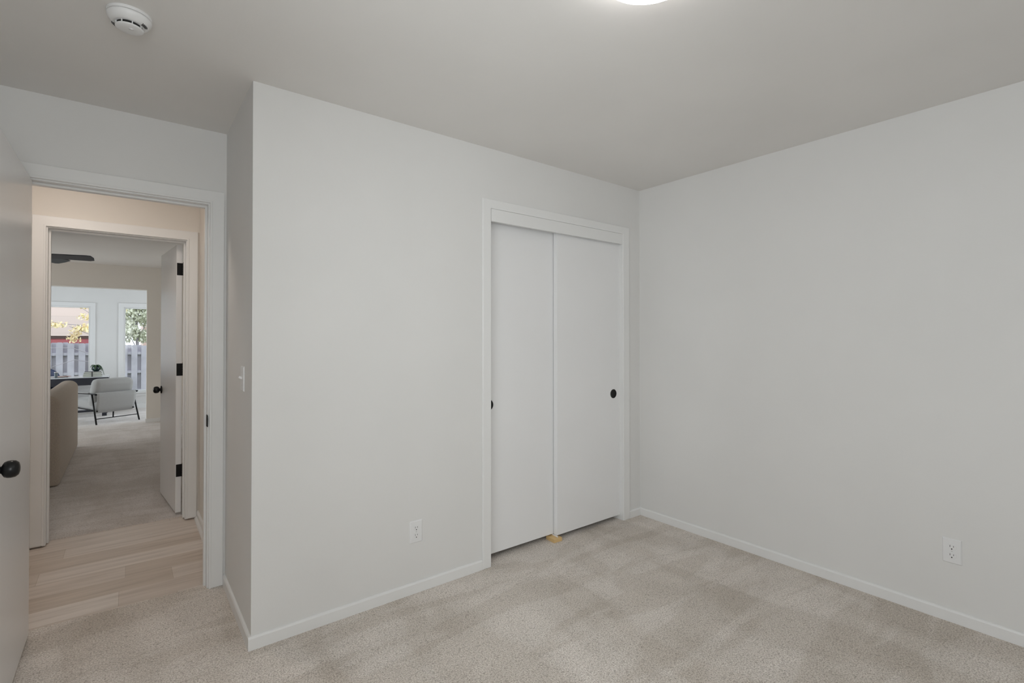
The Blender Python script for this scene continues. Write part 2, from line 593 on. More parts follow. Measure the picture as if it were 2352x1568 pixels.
struct(obj('wall_sunroom_left', wall('x', -3.3, 0.1, YS, YW, -0.3, 2.36, [(10.5, 12.9, 0.3, 1.9)]), 'wall'), 'sunroom side wall with an added window', 'wall')
struct(obj('wall_sunroom_right', wall('x', 2.4, 0.1, YS, YW, -0.3, 2.36, [(10.5, 12.9, 0.3, 1.9)]), 'wall'), 'other sunroom side wall with an added window', 'wall')
struct(obj('wall_sunroom_near', B(0.9, 2.5, YL, YS, -0.3, 2.36), 'wall'), 'sunroom wall beside the opening', 'wall')

# ------------------------------------------------------------------ baseboards
baseboard('baseboard_closet', (XRET - 0.012, YC), (1.603, YC), (0, -1))
baseboard('baseboard_corner', (2.905, YC), (XR - 0.012, YC), (0, -1))
baseboard('baseboard_right', (XR, YC), (XR, YB), (-1, 0))
baseboard('baseboard_return', (XRET, YC), (XRET, YE - 0.012), (-1, 0))
baseboard('baseboard_entry', (0.412, YE), (XRET, YE), (0, -1))
baseboard('baseboard_rear', (XR, YB), (XL, YB), (0, 1))
baseboard('baseboard_left', (XL, YB), (XL, YE), (1, 0))
baseboard('baseboard_hall_side', (XRET, YE2), (XRET, YF), (-1, 0), h=0.058, z=-0.007)
baseboard('baseboard_hall_far', (-2.4, YF), (-0.479, YF), (0, -1), h=0.066, z=-0.007)
baseboard('baseboard_living_end', (0.226, YL), (0.9, YL), (0, -1), h=0.06)
baseboard('baseboard_sunroom', (-3.3, YW), (2.4, YW), (0, -1), h=0.09, z=ZS)
# quarter-round shoe moulding in the hall
for nm, p0, p1, d in (('trim_5', (-2.4, YF - 0.012), (-0.48, YF - 0.012), (0, -1)), ('trim_6', (XRET - 0.012, YE2), (XRET - 0.012, YF - 0.012), (-1, 0))):
    bmq = bmesh.new()
    pr = [(0, 0)] + [(0.016 * math.cos(R(a)), 0.018 * math.sin(R(a))) for a in (0, 22, 45, 68, 90)]
    e = [[bmq.verts.new((p[0] + d[0] * a, p[1] + d[1] * a, -0.007 + b)) for a, b in pr] for p in (p0, p1)]
    for k in range(len(pr)):
        bmq.faces.new((e[0][k], e[0][(k + 1) % len(pr)], e[1][(k + 1) % len(pr)], e[1][k]))
    bmq.faces.new(e[0])
    bmq.faces.new(e[1])
    struct(obj(nm, bmq, 'trim'))


# ------------------------------------------------------------------ bedroom doorway: casing, jamb, stop, strike
def doorway(name, label, x0, x1, ztop, ya, yb, w, zfoot_a, zfoot_b, front, back, stop_y, strike_at=None):
    """casing on both faces plus jamb lining of one doorway; x0..x1 clear opening, ya..yb wall faces"""
    t = thing(name, label, 'door frame', ((x0 + x1) / 2, (ya + yb) / 2, 0), kind='structure')
    ox, oy = (x0 + x1) / 2, (ya + yb) / 2
    sh = lambda bm: xf(bm, (-ox, -oy, 0))
    rv = 0.007                                       # reveal between jamb and casing
    for y_in, y_out, zf in ((ya, ya - 0.013, zfoot_a), (yb, yb + 0.013, zfoot_b)):
        obj('casing', sh(u_frame(x0 - rv, x1 + rv, ztop + rv, w, min(y_in, y_out), max(y_in, y_out), zb=zf)), 'trim', t, bevel=0.003)
    bead = u_frame(x0 - rv, x1 + rv, ztop + rv, 0.011, ya - 0.0165, ya - 0.012, zb=zfoot_a)
    obj('bead', sh(bead), 'trim', t, bevel=0.0018)
    obj('jamb', sh(u_frame(x0, x1, ztop, 0.019, ya, yb, zb=min(zfoot_a, zfoot_b))), 'trim', t, bevel=0.001)
    obj('stop', sh(u_frame(x0 + 0.011, x1 - 0.011, ztop - 0.011, 0.0112, stop_y, stop_y + 0.034, zb=min(zfoot_a, zfoot_b))), 'trim', t, bevel=0.002)
    if strike_at is not None:
        sx, sy, sz, sgn = strike_at
        pl = rounded_box(0.004, 0.040, 0.062, 0.0016, 2)
        obj('strike_plate', sh(xf(pl, (sx, sy, sz))), 'black', t)
    return t


doorway('trim_1', 'white casing and jamb of the bedroom doorway', -0.386, 0.336, 2.044, YE, YE2, 0.066, 0.0, -0.007,
        None, None, YE + 0.040, (0.3345, YE + 0.003, 0.889, -1))
doorway('trim_2', 'white casing and jamb of the doorway across the hall', -0.406, 0.335, 2.042, YF, YF2, 0.066, 0.008, 0.0,
        None, None, YF + 0.046)


# ------------------------------------------------------------------ door hardware
def knob(parent, loc, axis, big=1.0, label=None):
    k = obj('knob', lathe([(0.0, 0.0), (0.032, 0.0), (0.032, 0.004), (0.029, 0.008), (0.0135, 0.009), (0.0118, 0.012),
                           (0.0118, 0.0145), (0.0165, 0.0165), (0.0245, 0.021), (0.0280, 0.029), (0.0288, 0.038),
                           (0.0270, 0.048), (0.0205, 0.0555), (0.0100, 0.0585), (0.0, 0.059)], 48, axis, loc), 'blackgloss', parent, smooth=True)
    if label:
        k['label'] = label
    return k


# bedroom door, swung fully into the room: its face looks toward +x
d1 = thing('door_1', 'white slab door with black knob standing open at the bedroom entrance', 'door', (-0.338, 3.098, 0), kind='structure')
obj('slab', B(-0.035, 0.0, -0.805, 0.0, 0.016, 2.034), 'door', d1, bevel=0.0015)
knob(d1, (0.0, -0.748, 0.896), 'X', label='round black door knob')
knob(d1, (-0.035, -0.748, 0.896), '-X')
for hz in (0.33, 1.09, 1.85):
    hb = B(-0.034, -0.003, -0.001, 0.0025, hz - 0.045, hz + 0.045)
    obj('hinge', hb, 'black', d1)

# door of the room across the hall, hinged on the far side of its frame, open a little past square
d2 = thing('door_2', 'white slab door with black hinges standing open across the hall', 'door', (0.322, YF2 + 0.016, 0), R(5.2), kind='structure')
obj('slab', B(-0.036, 0.0, 0.0, 0.70, 0.022, 2.030), 'door', d2, bevel=0.0015)
knob(d2, (-0.036, 0.640, 0.895), '-X', label='round black door knob')
knob(d2, (0.0, 0.640, 0.895), 'X')
for hz in (0.335, 1.092, 1.848):
    hb = B(-0.033, 0.002, -0.0022, 0.0012, hz - 0.046, hz + 0.046)
    for q in range(5):
        z0 = hz - 0.046 + q * 0.0186
        tube(hb, [(0.006, -0.006, z0), (0.006, -0.006, z0 + 0.0172)], 0.0062 if q % 2 == 0 else 0.0056, 10)
    tube(hb, [(0.006, -0.006, hz + 0.046), (0.006, -0.006, hz + 0.053)], 0.004, 8, 0.0025)
    obj('hinge', hb, 'black', d2)

# ------------------------------------------------------------------ closet: casing, lining, valance, two sliding doors
c0, c1 = 1.662, 2.833
t3 = thing('trim_3', 'white casing framing the closet opening', 'door frame', (2.25, YC, 0), kind='structure')
shc = lambda bm: xf(bm, (-2.25, -YC, 0))
obj('casing', shc(u_frame(c0, c1, 2.086, 0.058, YC - 0.014, YC, w1=0.070, wt=0.054)), 'trim', t3, bevel=0.004, seg=3)
obj('jamb', shc(u_frame(c0 + 0.003, c1 + 0.002, 2.088, 0.0158, YC, YC + 0.116)), 'trim', t3, bevel=0.001)
obj('track_valance', shc(B(c0 + 0.003, c1 + 0.002, YC - 0.011, YC + 0.010, 2.012, 2.0852)), 'trim', t3, bevel=0.0012)
obj('track', shc(B(c0 + 0.005, c1, YC + 0.018, YC + 0.108, 2.062, 2.088)), 'screw', t3)


def flush_pull(parent, loc, label):
    p = obj('pull', lathe([(0.0, 0.0004), (0.025, 0.0004), (0.0275, 0.0012), (0.029, 0.0022), (0.0315, 0.0022), (0.0325, 0.0010), (0.0325, -0.004), (0.0, -0.004)], 48, '-Y', loc), 'black', parent, smooth=True)
    p['label'] = label
    return p


def slider(name, label, x0, x1, y, z0, z1, pull_x, pull_z):
    t = thing(name, label, 'closet door', ((x0 + x1) / 2, y, 0), kind='structure')
    ox = (x0 + x1) / 2
    # slab with a round mortise for the cup pull left as a shallow ring
    obj('slab', B(x0 - ox, x1 - ox, 0.0, 0.032, z0, z1), 'door', t, bevel=0.0012)
    flush_pull(t, (pull_x - ox, 0.0, pull_z), 'round black finger pull')
    return t


slider('door_3', 'white sliding closet panel in front, beside the room corner', 2.216, 2.838, 2.421, 0.034, 2.05, 2.770, 0.923)
slider('door_4', 'white sliding closet panel behind the other one', 1.668, 2.262, 2.460, 0.034, 2.05, 1.699, 0.927)
struct(obj('wall_closet_inside', B(1.40, XR, 3.05, YE, 0, H), 'dark'), 'back of the closet, coloured dark for the shade inside', 'wall')  # near-black colour stands for the shade behind the closet panels

g = thing('floor_guide', 'small pine block on the carpet under the closet panels', 'door guide', (2.205, 2.40, 0), R(-3))
obj('block', B(-0.034, 0.034, 0.0, 0.085, 0.0, 0.025), 'wood', g, bevel=0.002)
obj('guide_fin', B(0.004, 0.010, 0.012, 0.07, 0.025, 0.033), 'plastic', g)


# ------------------------------------------------------------------ outlets and light switch
def outlet(label, loc, rz):
    """duplex outlet; local -y faces the room"""
    t = thing('wall_outlet', label, 'outlet', loc, rz, 'wall outlets')
    pb = bmesh.new()
    vs = []
    for (hx, hz, y) in ((0.0355, 0.0575, 0.0), (0.0355, 0.0575, -0.0018), (0.0315, 0.0535, -0.0058)):
        vs.append([pb.verts.new((sx * hx, y, sz * hz)) for sx, sz in ((-1, -1), (1, -1), (1, 1), (-1, 1))])
    for a, b in zip(vs, vs[1:]):
        for k in range(4):
            pb.faces.new((a[k], a[(k + 1) % 4], b[(k + 1) % 4], b[k]))
    pb.faces.new(vs[0])
    pb.faces.new(vs[-1])
    obj('cover_plate', pb, 'plastic', t, bevel=0.0008)
    for sz in (0.0195, -0.0195):
        # a receptacle face: a circle cut flat at top and bottom
        out = []
        for k in range(48):
            a = 2 * PI * k / 48
            out.append((0.0172 * math.cos(a), sz + max(-0.0142, min(0.0142, 0.0172 * math.sin(a)))))
        rc = obj('receptacle', prism(out, 'y', -0.0074, -0.005), 'plastic', t, bevel=0.0006)
        for sx, hh in ((-0.0064, 0.0045), (0.0064, 0.0037)):
            obj('slot', B(sx - 0.0011, sx + 0.0011, -0.0077, -0.0070, sz + 0.0035 - hh, sz + 0.0035 + hh), 'slot', rc)
        obj('ground_hole', lathe([(0.0, 0), (0.0027, 0), (0.0027, 0.0007), (0.0, 0.0007)], 16, '-Y', (0.0, -0.0070, sz - 0.0088)), 'hole', rc)
    obj('screw', lathe([(0.0, 0), (0.003, 0), (0.0026, 0.001), (0.0, 0.0012)], 16, '-Y', (0, -0.0057, 0)), 'screw', t)
    return t


outlet('white duplex outlet low on the wall that also holds the closet', (1.190, YC, 0.317), 0)
outlet('white duplex outlet low on the plain wall without a closet', (XR, 0.583, 0.330), R(-90))

sw = thing('light_switch', 'white toggle light switch on the narrow wall by the bedroom doorway', 'light switch', (XRET, 2.600, 1.142), R(-90))
pb = bmesh.new()
vs = []
for (hx, hz, y) in ((0.0355, 0.0575, 0.0), (0.0355, 0.0575, -0.0018), (0.0315, 0.0535, -0.0058)):
    vs.append([pb.verts.new((sx * hx, y, sz * hz)) for sx, sz in ((-1, -1), (1, -1), (1, 1), (-1, 1))])
for a, b in zip(vs, vs[1:]):
    for k in range(4):
        pb.faces.new((a[k], a[(k + 1) % 4], b[(k + 1) % 4], b[k]))
pb.faces.new(vs[0])
pb.faces.new(vs[-1])
obj('cover_plate', pb, 'plastic', sw, bevel=0.0008)
obj('toggle', xf(B(-0.0035, 0.0035, -0.016, 0.0, -0.005, 0.005), (0, -0.004, 0.002), (R(-28), 0, 0)), 'plastic', sw, bevel=0.001)
for sz in (-0.03, 0.03):
    obj('screw', lathe([(0.0, 0), (0.003, 0), (0.0026, 0.001), (0.0, 0.0012)], 16, '-Y', (0, -0.0057, sz)), 'screw', sw)

# ------------------------------------------------------------------ ceiling lamp (bedroom), hall lamp, smoke detector
def flush_lamp(label, loc, rad, mat, drop):
    t = thing('ceiling_lamp', label, 'ceiling lamp', loc)
    obj('base', lathe([(0.0, 0.0), (rad, 0.0), (rad, -0.012), (rad - 0.004, -0.014), (0.0, -0.014)], 64), 'plastic', t, smooth=False)
    obj('diffuser', lathe([(rad - 0.003, -0.0135), (rad - 0.001, -0.02), (rad - 0.004, -drop * 0.62), (rad * 0.9, -drop * 0.85), (rad * 0.6, -drop * 0.96), (0.0, -drop)], 64), mat, t, smooth=True)
    return t


flush_lamp('round white flush ceiling lamp glowing over the bedroom carpet', (1.184, 0.886, H), 0.158, 'lamp', 0.062)
flush_lamp('round warm flush ceiling lamp in the hallway', (-0.38, 3.62, H), 0.15, 'lamp_hall', 0.06)

sd = thing('smoke_detector', 'round white smoke detector on the bedroom ceiling near the doorway', 'smoke detector', (0.0, 2.165, H))
sd.scale = (0.85, 0.85, 0.92)
obj('mounting_base', lathe([(0.0, 0.0), (0.074, 0.0), (0.074, -0.009), (0.0725, -0.0105), (0.0, -0.0105)], 64), 'plastic', sd, bevel=0.001)
obj('housing', lathe([(0.0, -0.0105), (0.0735, -0.0125), (0.0735, -0.017), (0.071, -0.024), (0.063, -0.034), (0.054, -0.040), (0.050, -0.0405), (0.0, -0.0405)], 64), 'plastic', sd, smooth=True)
obj('vent', lathe([(0.0, -0.0395), (0.0415, -0.0395), (0.0415, -0.0500), (0.0, -0.0500)], 64), 'dark', sd)
obj('cap', lathe([(0.0, -0.0495), (0.0445, -0.0495), (0.0465, -0.051), (0.0465, -0.053), (0.042, -0.0560), (0.02, -0.0575), (0.0, -0.058)], 64), 'plastic', sd, smooth=True)
for k in range(8):
    a = 2 * PI * (k + 0.25) / 8
    rb = B(0.0405, 0.0455, -0.0015, 0.0015, -0.0505, -0.0400)
    obj('rib', xf(rb, (0, 0, 0), (0, 0, a)), 'plastic', sd)
for a0 in (150, -30):
    for k in range(5):
        a = R(a0 + (k - 2) * 6.5)
        sb = B(0.0505, 0.0600, -0.0011, 0.0011, -0.0425, -0.0335)
        obj('slot', xf(sb, (0, 0, 0), (0, 0, a)), 'slot', sd)
obj('test_button', lathe([(0.0, -0.0565), (0.009, -0.0565), (0.009, -0.0588), (0.0, -0.0592)], 24, 'Z', (0.006, -0.012, 0)), 'plastic', sd, smooth=True)


# ------------------------------------------------------------------ windows
def window(name, label, axis, at, rect, depth, casing=None, glass=True):
    """frame + pane in a wall hole; axis 'y' wall at y=at facing -y"""
    a, b, c, d = rect
    t = thing(name, label, 'window', ((a + b) / 2, at, 0) if axis == 'y' else (at, (a + b) / 2, 0), kind='structure')
    if axis == 'x':
        t.rotation_euler = (0, 0, R(90))
    w = (b - a) / 2

    def ring(x0, x1, z0, z1, wd, y0, y1):
        bm = bmesh.new()
        A = [(x0, z0), (x1, z0), (x1, z1), (x0, z1)]
        Bq = [(x0 - wd, z0 - wd), (x1 + wd, z0 - wd), (x1 + wd, z1 + wd), (x0 - wd, z1 + wd)]
        v = {}
        for n_, P_ in (('a', A), ('b', Bq)):
            for s, y in ((0, y0), (1, y1)):
                for k in range(4):
                    v[n_, s, k] = bm.verts.new((P_[k][0], y, P_[k][1]))
        for k in range(4):
            j = (k + 1) % 4
            bm.faces.new((v['a', 0, k], v['a', 0, j], v['b', 0, j], v['b', 0, k]))
            bm.faces.new((v['a', 1, k], v['a', 1, j], v['b', 1, j], v['b', 1, k]))
            bm.faces.new((v['a', 0, k], v['a', 0, j], v['a', 1, j], v['a', 1, k]))
            bm.faces.new((v['b', 0, k], v['b', 0, j], v['b', 1, j], v['b', 1, k]))
        return bm
    obj('frame', ring(-w, w, c, d, 0.03, 0.012, depth - 0.01), 'trim', t, bevel=0.002)
    if casing:
        obj('casing', ring(-w - 0.03, w + 0.03, c - 0.03, d + 0.03, casing, -0.016, 0.0), 'trim', t, bevel=0.003)
        obj('sill', B(-w - casing, w + casing, -0.05, 0.0, c - 0.055, c - 0.030), 'trim', t, bevel=0.004)
    obj('pane', B(-w, w, depth * 0.55, depth * 0.55 + 0.005, c, d), 'glass', t)
    return t


window('window_1', 'tall white window above the dark table, yellow leaves outside', 'y', YW, W1, 0.12, 0.075)
window('window_2', 'tall white window beside the armchair, fence outside', 'y', YW, W2, 0.12, 0.085)
window('added_window_3', 'unseen bedroom window beside the viewer, added for light', 'x', XL, (-0.52, 1.02, 0.83, 2.12), 0.1)  # this window and the ones below are unseen, added to let light in
window('added_window_7', 'unseen bedroom window behind the viewer, added for light', 'y', YB - 0.1, (-0.49, 0.19, 0.83, 2.12), 0.1)
window('added_window_4', 'unseen window added for light in the side wall of the room beyond the hall', 'x', -3.2, (7.43, 8.97, 0.88, 2.02), 0.1)
window('added_window_5', 'unseen sunroom side window, added for light', 'x', -3.2, (10.53, 12.87, 0.33, 1.87), 0.1)
window('added_window_6', 'unseen sunroom side window opposite, added for light', 'x', 2.5, (10.53, 12.87, 0.33, 1.87), 0.1)

# ------------------------------------------------------------------ sofa seen from behind and its end
sofa = thing('sofa', 'cream boucle sofa with rounded back standing across the hall doorway', 'sofa', (-0.47, 6.07, 0))
L_ = 2.07


def soft(sx, sy, sz, r, loc, seg=6):
    return xf(rounded_box(sx, sy, sz, r, seg), loc)


prof_b = [(0.0, 0.004)]
prof_b += [(-0.08 + 0.08 * math.cos(R(a)), 0.735 + 0.08 * math.sin(R(a))) for a in range(0, 91, 10)]
prof_b += [(-0.10 + 0.08 * math.cos(R(a)), 0.735 + 0.08 * math.sin(R(a))) for a in range(90, 181, 10)]
prof_b += [(-0.18, 0.004)]
obj('backrest', prism(prof_b, 'y', 0.0, L_), 'sofa', sofa, smooth=True, bevel=0.03, seg=5, angle=60)
obj('base', soft(0.86, L_ - 0.04, 0.26, 0.05, (-0.46, L_ / 2, 0.155)), 'sofa', sofa, smooth=True)
for yy in (0.12, L_ - 0.12):
    obj('arm', soft(0.80, 0.235, 0.60, 0.10, (-0.55, yy, 0.315)), 'sofa', sofa, smooth=True)
for k in range(2):
    obj('seat_cushion', soft(0.68, 0.80, 0.18, 0.06, (-0.56, 0.24 + 0.40 + k * 0.80, 0.37)), 'sofa', sofa, smooth=True)
for sx in (-0.08, -0.84):
    for sy in (0.10, L_ - 0.10):
        obj('leg', B(sx - 0.025, sx + 0.025, sy - 0.025, sy + 0.025, 0.0, 0.03), 'dark', sofa)

# ------------------------------------------------------------------ armchair with black metal frame (its back toward us)
TH = R(30)
ch = thing('armchair', 'grey linen armchair on a thin black metal frame, seen from behind', 'armchair', (-0.165, 11.36, ZS), TH)
# local: +y is forward, x across; rear feet near y=-0.08
hw = 0.335


def rod(name, pts, r=0.0105, mat='black'):
    return obj(name, T(pts, r, 10), mat, ch, smooth=True)


for s in (-1, 1):
    rod('leg', [(s * (hw - 0.012), 0.06, 0.525), (s * (hw - 0.008), -0.02, 0.25), (s * hw, -0.10, 0.0)], 0.0125)
    rod('leg', [(s * (hw - 0.012), 0.60, 0.525), (s * (hw - 0.008), 0.63, 0.25), (s * hw, 0.66, 0.0)], 0.0115)
    ar = obj('armrest', xf(rounded_box(0.034, 0.70, 0.016, 0.005, 2), (s * (hw - 0.010), 0.295, 0.527)), 'black', ch)
    obj('arm_glint', xf(rounded_box(0.040, 0.50, 0.012, 0.005, 2), (s * (hw - 0.010), 0.385, 0.541)), 'linen', ar, smooth=True)  # pale strip put in for the glossy reflection along the armrest
    rod('side_rail', [(s * (hw - 0.05), -0.03, 0.23), (s * (hw - 0.05), 0.62, 0.27)], 0.010)
rod('stretcher', [(-hw + 0.012, -0.07, 0.105), (hw - 0.012, -0.07, 0.105)], 0.0075)
rod('back_rail', [(-hw + 0.005, -0.045, 0.515), (hw - 0.005, -0.045, 0.515)], 0.0105)
# the sling of cloth behind the cushion, rounded over the rail, hanging to the seat
pan = bmesh.new()
cols = []
N = 14
for i in range(N + 1):
    fx = -1 + 2 * i / N
    x = fx * (hw - 0.03)
    row = []
    for (y, z, pinch) in ((0.030, 0.515, 0), (-0.015, 0.545, 0), (-0.056, 0.525, 0.0), (-0.060, 0.46, 0.004), (-0.045, 0.37, 0.012), (-0.020, 0.28, 0.016), (0.01, 0.205, 0.03), (0.05, 0.190, 0.035), (0.10, 0.195, 0.035)):
        row.append(pan.verts.new((x * (1 - pinch), y - 0.012 * (1 - fx * fx), z)))
    cols.append(row)
for a, b in zip(cols, cols[1:]):
    for k in range(len(a) - 1):
        pan.faces.new((a[k], b[k], b[k + 1], a[k + 1]))
po = obj('back_sling', pan, 'linen', ch, smooth=True)
sm = po.modifiers.new('cloth', 'SOLIDIFY')
sm.thickness = 0.010
obj('back_cushion', xf(rounded_box(2 * hw - 0.045, 0.19, 0.50, 0.085, 6), (0, 0.115, 0.535), (R(16), 0, 0)), 'linen', ch, smooth=True)
obj('seat_cushion', xf(rounded_box(2 * hw - 0.10, 0.66, 0.17, 0.06, 6), (0, 0.34, 0.33), (R(4), 0, 0)), 'linen', ch, smooth=True)

# ------------------------------------------------------------------ dark table with a white top, things on it
TX0, TX1, TY0, TY1, TZ = -2.3, -0.275, 12.40, 12.96, 0.590
tb = thing('dining_table', 'dark table with glossy white top below the sunroom windows', 'table', (-1.29, 12.75, ZS))
sh_t = lambda bm: xf(bm, (1.29, -12.75, -ZS))
obj('tabletop', sh_t(B(TX0, TX1, TY0, TY1, TZ - 0.012, TZ)), 'tabletop', tb, bevel=0.002)
obj('apron', sh_t(B(TX0 + 0.004, TX1 - 0.004, TY0 + 0.004, TY1 - 0.004, TZ - 0.150, TZ - 0.012)), 'tabledark', tb, bevel=0.003)
for lx in (TX0 + 0.06, TX1 - 0.065):
    for ly in (TY0 + 0.05, TY1 - 0.05):
        obj('leg', sh_t(B(lx - 0.035, lx + 0.035, ly - 0.03, ly + 0.03, ZS, TZ - 0.150)), 'tabledark', tb, bevel=0.003)
obj('stretcher', sh_t(B(TX0 + 0.09, TX1 - 0.095, TY0 + 0.03, TY0 + 0.07, ZS + 0.09, ZS + 0.13)), 'tabledark', tb, bevel=0.003)

bz = TZ
for k, (lab, wx, th, dx, rz) in enumerate((
        ('thick pale book at the bottom of the stack on the table', 0.275, 0.036, 0.0, 1.0),
        ('pale book lying in the middle of the stack on the table', 0.262, 0.032, 0.004, -1.5),
        ('thin pale book on top of the stack, under the dark pot', 0.245, 0.026, 0.002, 2.0))):
    bk = thing('book', lab, 'book', (-0.520 + dx, 12.60, bz), R(rz), 'books stacked on the table')
    obj('cover', prism([(-0.10, 0), (0.10, 0), (0.10, 0.004), (-0.095, 0.004), (-0.095, th - 0.004), (0.10, th - 0.004), (0.10, th), (-0.10, th)], 'x', -wx / 2, wx / 2), 'book_dark', bk)
    obj('pages', B(-wx / 2 + 0.003, wx / 2 - 0.003, -0.0945, 0.097, 0.0045, th - 0.0045), 'page', bk)
    # the cloth spine faces the doorway
    obj('spine', B(-wx / 2, wx / 2, -0.1015, -0.0998, 0.003, th - 0.003), 'book_cloth', bk)
    bz += th
bm_ = tag(obj('ribbon', prism([(-0.003, 0.0), (-0.001, 0.0), (-0.001, 0.094), (0.06, 0.0955), (0.06, 0.0975), (-0.003, 0.0960)], 'x', -0.008, 0.008), 'book_dark'),
          'dark band wrapped over the stack of pale books', 'ribbon')
bm_.location = (-0.525, 12.495, TZ)

pt = thing('potted_plant', 'round dark green pot with drooping leaves on the stacked books', 'plant', (-0.470, 12.60, bz + 0.004))
obj('pot', lathe([(0.0, 0.0), (0.035, 0.0), (0.058, 0.022), (0.066, 0.055), (0.060, 0.088), (0.046, 0.108), (0.044, 0.106), (0.0, 0.098)], 40), 'pot', pt, smooth=True)
random.seed(5)
fol = bmesh.new()


def leaf(bm, base, direction, length, width, droop):
    d = Vector(direction).normalized()
    side = d.cross(Vector((0, 0, 1))).normalized()
    prev = None
    n = 6
    for i in range(n + 1):
        t = i / n
        p = Vector(base) + d * (length * t) + Vector((0, 0, -droop * t * t + 0.03 * math.sin(PI * t)))
        w = width * math.sin(PI * min(0.98, t * 0.92 + 0.06))
        a, b, c = bm.verts.new(p - side * w), bm.verts.new(p + Vector((0, 0, -w * 0.3))), bm.verts.new(p + side * w)
        if prev:
            bm.faces.new((prev[0], prev[1], b, a))
            bm.faces.new((prev[1], prev[2], c, b))
        prev = (a, b, c)


for k in range(16):
    a = 2 * PI * k / 16 + random.uniform(-0.2, 0.2)
    leaf(fol, (0.01 * math.cos(a), 0.01 * math.sin(a), 0.098), (math.cos(a), math.sin(a), 0.22), random.uniform(0.06, 0.11), 0.016, random.uniform(0.04, 0.12))
for a in (0.1, -0.35):
    leaf(fol, (0.04 * math.cos(a), 0.04 * math.sin(a), 0.095), (math.cos(a), math.sin(a), 0.0), 0.085, 0.012, 0.17)
fo = obj('foliage', fol, 'leaf', pt, smooth=True)
fo.modifiers.new('thick', 'SOLIDIFY').thickness = 0.0025

tr = thing('tray', 'flat silver tray at the end of the table behind the candle jar', 'tray', (-1.02, 12.72, TZ))
obj('plate', lathe([(0.0, 0.0), (0.13, 0.0), (0.16, 0.012), (0.157, 0.014), (0.128, 0.005), (0.0, 0.005)], 48), 'tray', tr, smooth=True)
obj('paper', xf(B(-0.09, 0.09, -0.05, 0.05, 0.008, 0.013), (0.09, -0.02, 0.005), (0, 0, R(12))), 'red', tr)
jr = thing('candle_jar', 'small grey cylinder jar standing in front of the tray', 'jar', (-1.030, 12.50, TZ))
obj('body', lathe([(0.0, 0.0), (0.024, 0.0), (0.025, 0.004), (0.025, 0.098), (0.023, 0.10), (0.0, 0.10)], 32), 'jar', jr, smooth=False)
obj('lid', lathe([(0.0, 0.10), (0.0265, 0.10), (0.0265, 0.112), (0.0, 0.114)], 32), 'tray', jr)

# navy tub chair tucked under the far side of the table
tc = thing('tub_chair', 'navy tub chair tucked under the far side of the dark table', 'chair', (-1.285, 12.98, ZS))
sh_ = bmesh.new()
prev = None
for i in range(21):
    a = R(180 * i / 20)
    hgt = 0.60 + 0.31 * math.sin(a) ** 0.55
    ring_ = []
    for (rr, zz) in ((0.235, 0.36), (0.275, 0.36), (0.285, hgt - 0.03), (0.272, hgt), (0.25, hgt), (0.238, hgt - 0.03)):
        ring_.append(sh_.verts.new((rr * math.cos(a), 0.02 + rr * 0.95 * math.sin(a), zz)))
    if prev:
        for k in range(6):
            sh_.faces.new((prev[k], prev[(k + 1) % 6], ring_[(k + 1) % 6], ring_[k]))
    else:
        sh_.faces.new(ring_)
    prev = ring_
sh_.faces.new(prev)
obj('backrest', sh_, 'navy', tc, smooth=True)
for sx in (-1, 1):
    obj('armrest', xf(rounded_box(0.05, 0.42, 0.23, 0.022, 4), (sx * 0.258, -0.19, 0.472)), 'navy', tc, smooth=True)
obj('seat', xf(rounded_box(0.47, 0.56, 0.12, 0.04, 4), (0, -0.12, 0.40)), 'navy', tc, smooth=True)
for sx in (-1, 1):
    for ly in (-0.34, 0.12):
        obj('leg', T([(sx * 0.18, ly, 0.345), (sx * 0.21, ly * 1.1, 0.0)], 0.015, 10, 0.010), 'black', tc, smooth=True)

# ------------------------------------------------------------------ ceiling fan in the far room
fn = thing('ceiling_fan', 'dark ceiling fan with slim blades above the sofa room', 'ceiling fan', (-0.78, 7.02, H))
obj('canopy', lathe([(0.0, 0.0), (0.065, 0.0), (0.06, -0.03), (0.02, -0.05), (0.0, -0.05)], 32), 'black', fn, smooth=True)
obj('rod', lathe([(0.0, -0.04), (0.013, -0.04), (0.013, -0.20), (0.0, -0.20)], 16), 'black', fn)
obj('motor', lathe([(0.0, -0.18), (0.06, -0.185), (0.105, -0.21), (0.11, -0.27), (0.08, -0.30), (0.0, -0.305)], 40), 'black', fn, smooth=True)
for k in range(5):
    a = R(-9 + 72 * k)
    out = [(0.15, -0.058), (0.455, -0.072), (0.49, -0.066), (0.505, -0.01), (0.497, 0.055), (0.46, 0.07), (0.15, 0.058)]
    bl = prism(out, 'z', -0.004, 0.004)
    xf(bl, (0, 0, 0), (R(-15), 0, 0))
    blade = obj('blade', xf(bl, (0, 0, -0.270), (0, 0, a)), 'fan', fn, bevel=0.002)
    iron = B(0.08, 0.20, -0.018, 0.018, -0.268, -0.258)
    obj('blade_iron', xf(iron, (0, 0, 0), (0, 0, a)), 'black', blade)

# ------------------------------------------------------------------ outdoors: lawn, fence, trees, neighbour's house
ZG = -0.55
struct(obj('ground', B(-25, 20, YW + 0.13, 45, ZG - 0.1, ZG), 'grass'), 'lawn outside the sunroom', 'ground')
fe = thing('fence', 'weathered grey board fence outside the sunroom windows', 'fence', (0, 19.0, ZG))
pitch = 0.237
fr_, ba_ = [], []
fb, bb = bmesh.new(), bmesh.new()
random.seed(3)
